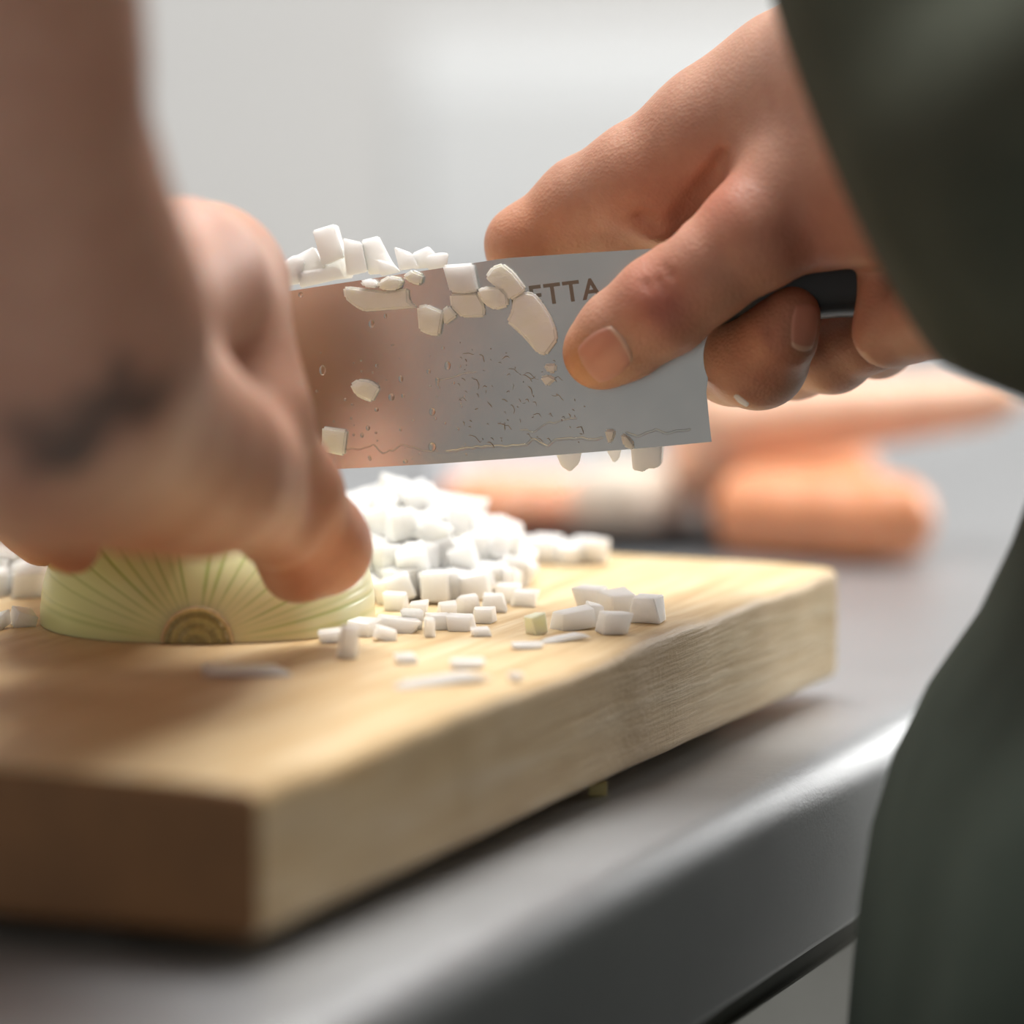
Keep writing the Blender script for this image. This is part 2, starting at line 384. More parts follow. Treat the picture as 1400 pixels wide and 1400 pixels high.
# ---- left hand and forearm (holds the onion)
def left_hand():
    g = Grid(P(-420, 900, 0.80) - Vector((0.04, 0.0, 0.045)), P(560, -420, 0.9) + Vector((0.03, 0.34, 0.03)), 0.0016)
    arm = g.chain(chain((-110, -560, 0.79, 320), (-85, -250, 0.81, 282), (-48, 60, 0.835, 232), (-10, 300, 0.86, 230), (30, 450, 0.88, 235)), 0.01)
    palm = g.chain(chain((30, 450, 0.88, 235), (70, 560, 0.91, 190)), 0.01)
    palm = smin(palm, g.chain(chain((-60, 600, 0.91, 102), (60, 604, 0.925, 112), (190, 618, 0.945, 124), (275, 645, 0.965, 106), (325, 672, 0.985, 80)), 0.01), 0.012)
    palm = smin(palm, g.chain(chain((60, 500, 0.90, 210), (150, 560, 0.925, 150), (240, 600, 0.955, 112))), 0.012)
    back = g.chain(chain((120, 480, 0.95, 150), (240, 395, 1.00, 112), (272, 400, 1.03, 112)), 0.01)
    back = smin(back, g.chain(chain((272, 400, 1.03, 112), (294, 500, 1.015, 92), (310, 600, 1.00, 84))), 0.01)
    back = smin(back, g.chain(chain((60, 560, 0.94, 130), (170, 520, 1.04, 120), (200, 620, 1.06, 90))), 0.012)
    thumb = g.chain(chain((285, 470, 1.015, 100), (335, 570, 1.01, 82), (395, 672, 1.025, 67), (437, 742, 1.045, 62), (447, 752, 1.048, 58)), 0.006)
    thumb = smin(thumb, g.chain(chain((380, 720, 1.025, 52), (402, 778, 1.04, 46))), 0.006)
    thumb = smin(thumb, g.chain(chain((320, 640, 0.985, 84), (370, 720, 1.015, 52))), 0.008)
    fing = [g.chain(chain((-40, 600, 0.97, 90), (0, 664, 0.99, 62), (58, 712, 1.005, 46), (98, 745, 1.015, 41)), 0.005),
            g.chain(chain((40, 560, 1.03, 90), (10, 650, 1.06, 60), (40, 705, 1.085, 46), (58, 735, 1.09, 40)), 0.005),
            g.chain(chain((90, 520, 1.06, 90), (40, 620, 1.10, 58), (60, 690, 1.13, 46), (85, 720, 1.14, 40)), 0.005),
            g.chain(chain((150, 500, 1.07, 90), (110, 600, 1.13, 58), (120, 680, 1.165, 46), (150, 710, 1.17, 40)), 0.005)]
    hand = smin(palm, back, 0.012); f = smin(arm, hand, 0.014)
    f = smin(f, thumb, 0.010)
    for d_, k in zip(fing, (0.005, 0.003, 0.003, 0.003)): f = smin(f, d_, k)
    LH['surf'] = [surf(g, f, u, v, 0.78, 1.1) for (u, v, r, a) in TATTOO]
    return g.mesh(f)
LH = {}
TATTOO = [(30, 585, 34, .6), (62, 612, 30, .75), (95, 632, 26, .85), (115, 600, 30, .9), (140, 560, 30, .85), (165, 530, 24, .85), (190, 560, 26, .85), (212, 540, 20, .8), (160, 492, 12, .8), (178, 505, 12, .8), (80, 575, 20, .5), (45, 640, 20, .5), (105, 545, 16, .7), (228, 520, 16, .6)]
# ---- rest of the cook, coarse, under the clothes and above the frame
SHO_L = np.array((0.20, 0.66, 1.42)); SHO_R = np.array((0.42, 1.02, 1.42))
def trunk():
    g = Grid((-0.35, 0.35, 0.0), (0.75, 1.35, 1.82), 0.012)
    el = np.array(P(-95, -560, 0.79)); elbow = el + np.array((-0.06, -0.06, 0.16))
    f = g.chain([(el, 0.04), (elbow, 0.045), (SHO_L, 0.06)], 0.02)
    wr = np.array(P(1500, -50, 0.96))
    f = smin(f, g.chain([(wr, 0.03), (np.array((0.34, 0.86, 1.13)), 0.045), (SHO_R, 0.06)], 0.02), 0.02)
    c = np.array((0.36, 0.86, 0)); z = lambda h, dx=0.0: c + np.array((dx, 0, h))
    f = smin(f, g.chain([(z(0.92), 0.15), (z(1.12, -.01), 0.14), (z(1.32, -.03), 0.15)], 0.05), 0.05)
    f = smin(f, g.chain([(SHO_L, 0.07), (z(1.42, -.03), 0.09), (SHO_R, 0.07)], 0.04), 0.05)
    f = smin(f, g.chain([(z(1.42, -.03), 0.06), (z(1.56, -.08), 0.055)], 0.02), 0.03)
    f = smin(f, g.ball(z(1.65, -.12), (0.095, 0.078, 0.115)), 0.02); f = smin(f, g.chain([(z(1.63, -.21), 0.012), (z(1.66, -.205), 0.008)]), 0.01)
    for s in (-1, 1):
        o_ = np.array((0.04 * s, 0.09 * s, 0)); f = smin(f, g.chain([(z(0.85) + o_, 0.085), (z(0.48) + o_, 0.06), (z(0.1) + o_, 0.045), (z(0.04, -0.12) + o_, 0.035)], 0.02), 0.03)
    return g.mesh(f)

def person():
    t = thing('person', (0.36, 0.86, 0), 'cook in dark green clothes lifting a knife and pressing a halved onion, wrist tattooed', 'person')
    base = np.array((0.565, 0.32, 0.225))
    allv, allf, tint = [], [], []
    off = 0
    parts = [right_hand(), left_hand(), trunk()]
    for pi, (v, f) in enumerate(parts):
        col = np.tile(base, (len(v), 1))
        def blob(u, vv, d, rpx, c, amt, sx=1.0):
            p = np.array(P(u, vv, d)); r = rpx / F * d
            q = ((v[:, 0] - p[0]) / sx) ** 2 + (v[:, 1] - p[1]) ** 2 * 0.5 + (v[:, 2] - p[2]) ** 2
            wgt = (amt * np.exp(-q / r ** 2))[:, None]; col[:] = col * (1 - wgt) + np.array(c) * wgt
        if pi == 0:
            red = (0.60, 0.20, 0.13); 
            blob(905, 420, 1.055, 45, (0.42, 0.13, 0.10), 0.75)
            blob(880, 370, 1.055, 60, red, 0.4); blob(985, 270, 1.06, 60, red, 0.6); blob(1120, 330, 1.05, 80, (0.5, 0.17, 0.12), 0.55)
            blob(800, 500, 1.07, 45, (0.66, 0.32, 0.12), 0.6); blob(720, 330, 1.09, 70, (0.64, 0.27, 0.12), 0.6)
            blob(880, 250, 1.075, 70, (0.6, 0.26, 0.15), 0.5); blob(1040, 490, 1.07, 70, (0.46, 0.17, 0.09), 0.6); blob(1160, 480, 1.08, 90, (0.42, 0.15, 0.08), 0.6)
            blob(1040, 110, 1.05, 80, (0.68, 0.45, 0.37), 0.6)  # light falling on the back of the hand, painted as paler skin
        if pi == 1:
            blob(440, 760, 1.03, 90, (0.55, 0.21, 0.11), 0.7); blob(90, 760, 1.03, 70, (0.5, 0.16, 0.08), 0.7); blob(200, 700, 0.93, 150, (0.55, 0.27, 0.15), 0.5)
            blob(290, 330, 0.99, 100, (0.70, 0.47, 0.40), 0.7)  # lit top of the hand, its brightness put into the skin tint
            for (u, vv, r, a), d in zip(TATTOO, LH['surf']):
                if d: blob(u, vv, d, r, (0.035, 0.04, 0.04), a, 1.2)
        allv.append(v); allf += [tuple(i + off for i in q) for q in f]; off += len(v); tint.append(col)
    V = np.concatenate(allv); me = mesh_from(V, allf, 'body')
    ca = me.color_attributes.new('tint', 'FLOAT_COLOR', 'POINT'); cc = np.ones((len(V), 4)); cc[:, :3] = np.concatenate(tint); ca.data.foreach_set('color', cc.ravel())
    body = link('body', me, SKIN, t)
    tree = BVHTree.FromPolygons([tuple(x) for x in parts[0][0]], parts[0][1])
    # fingernails laid on the hand's surface
    def nail(center, direction, width, length, viewdir, lift=0.00035, name='fingernail'):
        vs, fs = [], []; n = 14; m_ = 14
        d_ = (direction - viewdir * direction.dot(viewdir)).normalized(); s_ = d_.cross(viewdir).normalized()
        for i in range(n + 1):
            for j in range(m_ + 1):
                a = (i / n * 2 - 1); b_ = (j / m_ * 2 - 1)
                # squircle outline
                x = a * math.sqrt(1 - 0.42 * b_ * b_); y = b_ * math.sqrt(1 - 0.35 * a * a)
                p = center + s_ * (x * width / 2) + d_ * (y * length / 2)
                hit = tree.ray_cast(p - viewdir * 0.03, viewdir)
                h = hit[0] if hit[0] is not None else p
                e = max(abs(a), abs(b_)); z = lift if e < 0.93 else -0.0004
                vs.append(h - viewdir * z + viewdir * 0.0)
        for i in range(n):
            for j in range(m_):
                k = i * (m_ + 1) + j; fs.append((k, k + 1, k + m_ + 2, k + m_ + 1))
        # light lunula / cuticle band at the root end
        me = mesh_from(vs, fs); me.materials.append(NAIL); me.materials.append(NAIL_EDGE)
        for p in me.polygons:
            j = p.index % m_
            if j <= 1: p.material_index = 1
        o = link(name, me, None, t); return o
    vd = (P(845, 482, 1.07) - CAM).normalized()
    n1 = nail(P(829, 483, 1.06), P(793, 508, 1.06) - P(868, 456, 1.06), 0.0128, 0.0122, (vd + Vector((-0.05, 0, -0.05))).normalized())
    n2 = nail(P(1082, 448, 1.075), P(1086, 405, 1.07) - P(1078, 490, 1.07), 0.0085, 0.0125, (vd + Vector((-0.45, 0, 0.0))).normalized())
    return t
PERSON = person()

# ---- clothes
def cloth(name, color, rough=0.85):
    m, nt, b = mat(name); v = mapped(nt); f = noise_tex(nt, v, 25, 5)
    nt.links.new(ramp(nt, f, [(0.3, tuple(c * .8 for c in color)), (0.7, tuple(c * 1.2 for c in color))]), b.inputs['Base Color'])
    b.inputs['Roughness'].default_value = rough; b.inputs['Specular IOR Level'].default_value = 0.2
    wv = node(nt, 'ShaderNodeTexWave'); wv.inputs['Scale'].default_value = 500; nt.links.new(v, wv.inputs['Vector'])
    bump(nt, b, wv.outputs['Fac'], 0.3, 0.0005); return m
SHIRT = cloth('shirt_cloth', (0.075, 0.084, 0.062)); APRON = cloth('apron_cloth', (0.064, 0.082, 0.066))
def loft(rings, closed=True, thick=0.0015):
    n = len(rings[0]); vs = [p for r in rings for p in r]; fs = []
    for k in range(len(rings) - 1):
        for i in range(n if closed else n - 1):
            j = (i + 1) % n; fs.append((k * n + i, k * n + j, (k + 1) * n + j, (k + 1) * n + i))
    return mesh_from(vs, fs)
def sleeve():
    # opening edge runs from the top of the frame down to the wrist; tube widens towards the shoulder
    st = [  # top of ring, bottom of ring, half depth, lean of the near side to the left
        (P(1020, -230, 1.0), P(1296, 500, 0.985), 0.050, 0.012),
        (P(1090, -240, 0.99), P(1332, 517, 0.975), 0.054, 0.012),
        (P(1200, -250, 0.98), P(1405, 548, 0.965), 0.060, 0.010),
        (P(1400, -280, 0.96), P(1520, 600, 0.95), 0.068, 0.004),
        (Vector((0.30, 0.92, 1.30)), Vector((0.28, 0.88, 1.08)), 0.08, 0.0),
        (Vector((0.40, 0.96, 1.46)), Vector((0.42, 0.92, 1.20)), 0.09, 0.0)]
    rings = []; N = 72; M = 7
    for k in range((len(st) - 1) * M + 1):
        i = min(k // M, len(st) - 2); tt = k / M - i
        T_ = st[i][0].lerp(st[i + 1][0], tt); B_ = st[i][1].lerp(st[i + 1][1], tt)
        hd = st[i][2] + (st[i + 1][2] - st[i][2]) * tt; ln = st[i][3] + (st[i + 1][3] - st[i][3]) * tt
        c = (T_ + B_) / 2; a = (T_ - B_) / 2; r = []
        for j in range(N):
            th = j / N * 2 * math.pi; near = math.sin(th)
            p = c + a * math.cos(th) + Vector((0, -1, 0)) * hd * near + Vector((-1, 0, 0)) * ln * max(0, near) ** 1.2
            q = p * 14; nn = noise.noise(Vector((q.x * 1.2 + q.z * .4, q.y, q.z * 1.6 - q.x * .5)))
            amt = min(1, k / 5) * (1 - abs(math.cos(th)) ** 6)
            p += ((p - c).normalized()) * (0.020 * nn * amt)
            r.append(p)
        rings.append(r)
    o = link('sleeve', loft(rings), SHIRT, PERSON)
    md = o.modifiers.new('thickness', 'SOLIDIFY'); md.thickness = 0.0018
def apron():
    prof = [(200, 1560), (560, 1480), (740, 1410), (850, 1378), (930, 1340), (1010, 1285), (1130, 1230), (1250, 1198), (1400, 1178), (1700, 1160), (2600, 1150), (4500, 1150)]
    rings = []; N = 128
    zs = np.array([P(0, v, 0.92).z for v, u in prof])[::-1]; us = np.array([u for v, u in prof])[::-1]
    for k in range(60):
        z = 1.36 - k / 59 * 0.96; ratio = (float(np.interp(z, zs, us)) - 700) / F; ring = []
        for j in range(N):
            th = j / N * 2 * math.pi
            nn = noise.noise(Vector((th * 3.2, z * 2.5, 0.0))); sw = math.sin(th * 11 + z * 4 + 2 * nn)
            k_ = 1 - 0.02 * (1 - sw) * min(1, max(0, (1.1 - z) * 3)) - 0.02 * nn
            q = ED * (0.25 * math.cos(th) * k_) + EN * (0.155 * math.sin(th) * k_)
            ring.append((q.x, q.y + 1.03))
        sx = max(ratio * y - x for x, y in ring)
        rings.append([Vector((x + sx, y, z)) for x, y in ring])
    o = link('apron', loft(rings), APRON, PERSON); md = o.modifiers.new('thickness', 'SOLIDIFY'); md.thickness = 0.002
    o['label'] = 'dark green apron hanging in soft vertical folds'
sleeve(); apron()

# ------------------------------------------------------------------ knife
KN0 = P(700, 500, 1.0885)                     # a point on the near face of the blade
yaw, tilt = math.radians(5.5), math.radians(4.0)
KN = Vector((-math.sin(yaw) * math.cos(tilt), -math.cos(yaw) * math.cos(tilt), math.sin(tilt)))   # near face normal
def K(u, v, off=0.0): return on_plane(u, v, KN0, KN) + KN * off
KX = (K(375, 402) - K(900, 345)).normalized()  # towards the tip
KX = (KX - KN * KX.dot(KN)).normalized(); KZ = KX.cross(KN).normalized()
if KZ.z < 0: KZ = -KZ
BLADE = None
def knife():
    global BLADE
    t = thing('chef_knife', K(973, 604), 'wide steel chef knife held by the cook, blade wet and stuck with onion pieces', 'knife')
    top = [(985, 332), (920, 338), (860, 342), (780, 347), (690, 353), (600, 367), (520, 379), (440, 391), (375, 401), (300, 416), (220, 440), (140, 480), (80, 530), (35, 600), (22, 655)]
    bot = [(968, 604.5), (973, 603.5), (900, 611), (800, 619), (700, 627), (600, 634), (500, 639.5), (425, 643), (340, 647), (260, 650), (180, 653), (110, 655), (70, 656), (40, 656), (22, 656)]
    bot[0] = (975, 470)
    # heel curve handled by extra columns
    cols = [((985, 332), (985, 446)), ((978, 333), (976, 462)), ((970, 334), (966, 492)), ((968.5, 334), (965.5, 540)), ((971, 334), (970, 580)), ((973.5, 334), (973.5, 604))]
    cols = [((985, 332), (985, 448)), ((975, 333), (975, 463)), ((967, 334), (967, 486)), ((964.5, 334), (964.5, 520))]
    us = [973] + list(range(950, 30, -15)) + [24]
    topf = lambda u: float(np.interp(u, [p[0] for p in top][::-1], [p[1] for p in top][::-1]))
    botf = lambda u: float(np.interp(u, [22, 70, 180, 340, 425, 500, 600, 700, 800, 900, 973], [660, 660, 656, 648, 643, 639.5, 634, 627, 619, 611, 604]))
    # front grid rows: 0 spine .. 1 edge, with bevel start near 0.95
    rows = [0.0, 0.02, 0.25, 0.5, 0.75, 0.925, 0.96, 1.0]
    def heel(v): return float(np.interp(v, [332, 448, 465, 486, 520, 560, 604], [985, 985, 974, 967, 964.5, 967.5, 973]))
    verts, faces = [], []
    grid = []
    for ci, u in enumerate(us):
        col = []
        for r in rows:
            v = topf(min(u, 985)) * (1 - r) + botf(u) * r
            uu = u if ci else heel(v)
            if ci and ci <= 3: # ease columns behind the heel curve
                uu = min(u, heel(v) - 3 * ci)
            th = 0.0022 * (1 - r) ** 0.8 + 0.00025 if r < 0.93 else (0.0006 if r < 0.95 else 0.0001)
            ins = 0.0 if r < 0.95 else (0.00010 if r < 0.99 else 0.00024)
            p = K(uu, v); col.append((p - KN * ins, p - KN * max(th, ins + 0.00005)))
        grid.append(col)
    nc, nr = len(us), len(rows)
    for col in grid:
        for a, b in col: verts += [a, b]
    idx = lambda c, r, s: (c * nr + r) * 2 + s
    for c in range(nc - 1):
        for r in range(nr - 1):
            faces.append((idx(c, r, 0), idx(c + 1, r, 0), idx(c + 1, r + 1, 0), idx(c, r + 1, 0)))
            faces.append((idx(c, r, 1), idx(c, r + 1, 1), idx(c + 1, r + 1, 1), idx(c + 1, r, 1)))
        faces.append((idx(c, 0, 0), idx(c, 0, 1), idx(c + 1, 0, 1), idx(c + 1, 0, 0)))
        faces.append((idx(c, nr - 1, 0), idx(c + 1, nr - 1, 0), idx(c + 1, nr - 1, 1), idx(c, nr - 1, 1)))
    for r in range(nr - 1):
        faces.append((idx(0, r, 0), idx(0, r + 1, 0), idx(0, r + 1, 1), idx(0, r, 1)))
        faces.append((idx(nc - 1, r, 0), idx(nc - 1, r, 1), idx(nc - 1, r + 1, 1), idx(nc - 1, r + 1, 0)))
    me = mesh_from(verts, faces); b = bmesh.new(); b.from_mesh(me); me = bm_mesh(b)
    m, nt, bs = mat('blade_steel')
    v = mapped(nt, (6, 60, 60)); f = noise_tex(nt, v, 30, 4); f2 = noise_tex(nt, mapped(nt), 45, 5)
    f3 = noise_tex(nt, mapped(nt), 700, 3)
    bs.inputs['Metallic'].default_value = 1.0
    nt.links.new(ramp(nt, f2, [(0.3, (0.60, 0.60, 0.58)), (0.7, (0.70, 0.69, 0.66))]), bs.inputs['Base Color'])
    r = node(nt, 'ShaderNodeMapRange'); nt.links.new(f2, r.inputs[0]); r.inputs[3].default_value = 0.16; r.inputs[4].default_value = 0.28
    nt.links.new(r.outputs[0], bs.inputs['Roughness']); bump(nt, bs, f3, 0.04, 0.0002)
    BLADE = link('blade', me, m, t); me.set_sharp_from_angle(angle=math.radians(25))
    # handle: tapered, rounded grip
    vs, fs = [], []; N = 24
    axis = [(975, 332, 448, .0080), (1000, 328, 447, .0095), (1060, 322, 442, .0105), (1150, 314, 434, .0105), (1240, 308, 432, .0105), (1330, 300, 440, .011), (1390, 296, 450, .012), (1410, 302, 445, .009)]
    for (u, t0, b0, hw) in axis:
        c = (K(u, t0, -0.0011) + K(u, b0, -0.0011)) / 2; hz = (K(u, t0) - K(u, b0)) / 2
        for j in range(N):
            th = j / N * 2 * math.pi; cx, sx = math.cos(th), math.sin(th)
            e = 0.7
            vs.append(c + hz * (abs(cx) ** e * (1 if cx > 0 else -1)) + KN * hw * (abs(sx) ** e * (1 if sx > 0 else -1)))
    for k in range(len(axis) - 1):
        for j in range(N): fs.append((k * N + j, k * N + (j + 1) % N, (k + 1) * N + (j + 1) % N, (k + 1) * N + j))
    fs.append(tuple(range(N))); fs.append(tuple(range(len(vs) - 1, len(vs) - N - 1, -1)))
    b = bmesh.new(); b.from_mesh(mesh_from(vs, fs)); link('handle', bm_mesh(b), BLACK, t)
    # etched lettering
    cu = bpy.data.curves.new('lettering', 'FONT'); cu.body = 'RETTA'; cu.size = 1.0; cu.extrude = 0.004; cu.offset = 0.02
    cu.space_character = 1.16
    tmp = bpy.data.objects.new('tmp_text', cu); COL.objects.link(tmp); bpy.context.view_layer.update()
    me = bpy.data.meshes.new_from_object(tmp); bpy.data.objects.remove(tmp)
    co = np.empty(len(me.vertices) * 3); me.vertices.foreach_get('co', co); co = co.reshape(-1, 3)
    # E starts at u 730; A ends at 822 ; cap height v 388..414
    o0 = K(701, 421.5); ux = (K(824, 406.5) - o0); wid = co[:, 0].max() - co[:, 0].min(); x0 = co[:, 0].min()
    hgt = co[:, 1].max(); uy = K(697, 394) - o0
    out = [o0 + ux * ((c[0] - x0) / wid) + uy * (c[1] / hgt) + KN * (0.00004 + c[2] * 0.004) for c in co]
    me.vertices.foreach_set('co', np.array([tuple(q) for q in out]).ravel()); me.update()
    o = link('lettering', me, plain('etched_grey', (0.20, 0.18, 0.15), 0.6), t, False); o['label'] = 'dark grey etched capital letters'
    # water droplets
    drops = []
    rnd = random.Random(5)
    dm = bmesh.new(); bmesh.ops.create_icosphere(dm, subdivisions=3, radius=1); 
    bmesh.ops.bisect_plane(dm, geom=dm.verts[:] + dm.edges[:] + dm.faces[:], plane_co=(0, 0, -0.05), plane_no=(0, 0, -1), clear_outer=True)
    dme = bm_mesh(dm, 'droplet'); dme.materials.append(WATER); dme.polygons.foreach_set('use_smooth', [True] * len(dme.polygons))
    rot = KN.to_track_quat('Z', 'Y').to_matrix().to_4x4()
    spec = [(441, 506, 5), (407, 545, 5), (398, 524, 3), (414, 567, 3), (396, 504, 2.5), (411, 403, 3), (508, 443, 4), (591, 563, 4), (591, 611, 6), (598, 520, 3), (548, 518, 3.5), (554, 631, 3), (445, 628, 3), (515, 500, 2.5), (586, 508, 3), (600, 530, 2), (551, 541, 2.5), (535, 543, 4), (527, 432, 2.5), (612, 500, 5), (503, 585, 3), (495, 595, 2.5), (515, 560, 3), (433, 535, 2), (505, 645 - 20, 2)]
    for _ in range(60): spec.append((rnd.uniform(395, 640), rnd.uniform(470, 628), rnd.uniform(0.8, 2.0)))
    for (u, v, r) in spec:
        rr = r * 1.1 / F * 1.09; o = bpy.data.objects.new('water_droplet', dme); COL.objects.link(o)
        o.parent = t; o.matrix_parent_inverse = Matrix.Translation(-t.location)
        o.matrix_basis = Matrix.Translation(K(u, v)) @ rot @ Matrix.Diagonal((rr * rnd.uniform(.8, 1.1), rr * rnd.uniform(.9, 1.4), rr * 0.45, 1))
    # wavering lines of juice
    def tube(pts, r, vs, fs):
        n = 6; base = len(vs)
        for i, p in enumerate(pts):
            d_ = (pts[min(i + 1, len(pts) - 1)] - pts[max(i - 1, 0)]).normalized(); s_ = d_.cross(KN)
            q = r * (0.25 if i in (0, len(pts) - 1) else 1) 
            for j in range(n):
                a = j / n * 2 * math.pi; vs.append(p + s_ * math.cos(a) * q * 1.5 + KN * math.sin(a) * q * 0.7)
        for i in range(len(pts) - 1):
            for j in range(n): fs.append((base + i * n + j, base + i * n + (j + 1) % n, base + (i + 1) * n + (j + 1) % n, base + (i + 1) * n + j))
    def wavy(pl, amp, rng):
        out = []
        for (a, b_) in zip(pl[:-1], pl[1:]):
            m_ = max(2, int(math.hypot(b_[0] - a[0], b_[1] - a[1]) / 2.5))
            for i in range(m_):
                tt = i / m_; u = a[0] + (b_[0] - a[0]) * tt; v = a[1] + (b_[1] - a[1]) * tt
                out.append(K(u, v + amp * noise.noise(Vector((u * 0.11, v * 0.05, rng))), 0.0))
        out.append(K(*pl[-1])); return out
    vs, fs = [], []
    tube(wavy([(608, 617), (640, 613), (680, 610), (720, 609), (727, 601), (748, 609), (760, 601), (790, 599), (810, 601), (825, 599)], 3, 0), 0.00022, vs, fs)
    tube(wavy([(855, 589), (870, 598), (880, 594), (896, 587), (910, 592), (925, 590), (945, 587)], 2, 4), 0.00020, vs, fs)
    tube(wavy([(430, 618), (470, 612), (510, 611), (530, 620), (548, 608), (580, 615), (600, 620)], 5, 8), 0.00012, vs, fs)
    tube(wavy([(710, 588), (730, 590), (745, 580), (770, 575), (790, 570)], 3, 9), 0.00014, vs, fs)
    tube(wavy([(596, 520), (615, 517), (630, 512), (652, 508)], 1, 3), 0.00012, vs, fs)
    b = bmesh.new(); b.from_mesh(mesh_from(vs, fs)); link('juice_line', bm_mesh(b), WATER, t)
    vs, fs = [], []
    for _ in range(135):
        u = rnd.uniform(615, 800); v = rnd.gauss(535, 44)
        if not (625 < u < 800 and 465 < v < 610): continue
        if u > 762 and v < 545: continue
        L = rnd.uniform(5, 20) if rnd.random() < .3 else rnd.uniform(2, 6); a = rnd.uniform(-0.5, 1.3) if rnd.random() < .6 else rnd.uniform(-.2, .2)
        tube(wavy([(u, v), (u + L * math.cos(a) * .5, v + L * math.sin(a) * .5), (u + L * math.cos(a + .4), v + L * math.sin(a + .4))], 6, rnd.random() * 9), rnd.uniform(0.00004, 0.00009), vs, fs)
    b = bmesh.new(); b.from_mesh(mesh_from(vs, fs)); o = link('juice_residue', bm_mesh(b), plain('dried_juice', (0.30, 0.25, 0.20), 0.25), t); o['kind'] = 'stuff'
knife()

# ------------------------------------------------------------------ onion pieces on the blade
def slab(name, pts, plane, off, thick, m, label, group=None, dome=0.0, cat='onion piece', bev=0.0005):
    """a cut piece of onion whose outline lies on the blade; built as a solid with its own thickness"""
    b = bmesh.new(); q = [plane(u, v, off) for u, v in pts]
    c = sum(q, Vector()) / len(q)
    f0 = [b.verts.new(p) for p in q]; f1 = [b.verts.new(p + KN * thick + (c - p) * 0.06 + KX * random.uniform(-1, 1) * thick * .15) for p in q]
    b.faces.new(f0); b.faces.new(f1[::-1]); n = len(q)
    for i in range(n): b.faces.new((f0[i], f0[(i + 1) % n], f1[(i + 1) % n], f1[i]))
    bmesh.ops.recalc_face_normals(b, faces=b.faces)
    bmesh.ops.bevel(b, geom=b.edges[:], offset=bev, segments=2, affect='EDGES')
    if dome:
        bmesh.ops.triangulate(b, faces=b.faces[:]); bmesh.ops.subdivide_edges(b, edges=b.edges[:], cuts=2, use_grid_fill=True)
        rad = max((p - c).length for p in q)
        for v in b.verts:
            w_ = v.co - c; h = w_.dot(KN); pl = (w_ - KN * h).length / rad
            if h > thick * 0.4: v.co += KN * dome * 0.6 * max(0, 1 - pl * pl)
            v.co += KN * 0.0001 * noise.noise(v.co * 700)
    o = link(name, bm_mesh(b), m, None, smooth=False); recenter(o); return set_props(o, label, cat, group)
S = lambda pts, th, label, dome=0.0004, m=WET: slab('onion_piece', pts, K, 0.0001, th, m, label, dome=dome)
S([(468, 392), (475, 391), (530, 398), (560, 393), (562, 412), (574, 421), (498, 427), (485, 420), (470, 408)], 0.0014, 'long flat translucent onion strip stuck on the blade just below its back, left part')
S([(492, 384), (510, 380), (520, 388), (516, 394), (500, 393)], 0.0028, 'small onion bit resting on the top of the long flat strip on the blade', m=ONION)
S([(518, 384), (533, 376), (552, 380), (554, 390), (546, 397), (528, 398), (519, 393)], 0.0032, 'rounded wet onion bit on the blade over the middle of the long strip', 0.001)
S([(549, 378), (566, 368), (580, 375), (576, 391), (562, 388)], 0.0030, 'angular onion flake on the blade under the right end of the pile', 0.0006)
S([(570, 418), (585, 415), (608, 426), (603, 460), (588, 459), (573, 452)], 0.0022, 'curled pale onion leaf piece standing out from the blade, ribbed', 0.0012)
S([(604, 424), (613, 416), (627, 432), (608, 446)], 0.0018, 'little triangular onion tip at the right of the ribbed curled piece')
S([(606, 362), (648, 359), (656, 398), (640, 402), (616, 400)], 0.0030, 'square white onion piece folded over the upper edge of the blade', 0.0006, ONION)
S([(614, 401), (655, 399), (665, 420), (664, 434), (632, 435), (616, 420)], 0.0014, 'yellowish translucent onion square below the white square on the blade')
S([(652, 397), (662, 391), (685, 392), (697, 402), (696, 420), (678, 425), (664, 417), (655, 406)], 0.0022, 'rounded onion piece on the blade beside the yellowish square', 0.0012)
S([(663, 378), (672, 364), (688, 359), (704, 371), (722, 395), (713, 404), (698, 412), (688, 398), (672, 388)], 0.0022, 'bent onion piece near the back of the blade, lit white at its top left', 0.001)
S([(692, 440), (699, 424), (702, 404), (719, 397), (731, 399), (743, 413), (754, 432), (762, 450), (764, 466), (748, 488), (735, 484), (716, 462)], 0.0014, 'large tan translucent onion petal on the blade below the letters', 0.0008)
S([(478, 525), (490, 517), (507, 519), (522, 529), (510, 551), (497, 547), (485, 540)], 0.0016, 'small shell-shaped onion bit alone in the middle of the blade', 0.001)
S([(442, 582), (476, 587), (472, 624), (437, 617), (442, 604)], 0.0020, 'square onion dice stuck low on the blade near the left hand', 0.0006)
S([(742, 498), (762, 496), (761, 510), (750, 511)], 0.0008, 'tiny brownish onion scrap below the tan petal, by the thumb tip', 0)
S([(738, 515), (750, 511), (762, 518), (748, 530)], 0.0008, 'tiny four-cornered onion scrap lowest under the tan petal', 0)
S([(826, 587), (843, 586), (841, 600), (832, 609)], 0.0009, 'small brown-tinted onion wedge at the lower blade edge, left one of two', 0)
S([(848, 592), (858, 594), (869, 608), (866, 616), (852, 610)], 0.0009, 'small brown-tinted onion wedge at the lower blade edge, right one of two', 0)
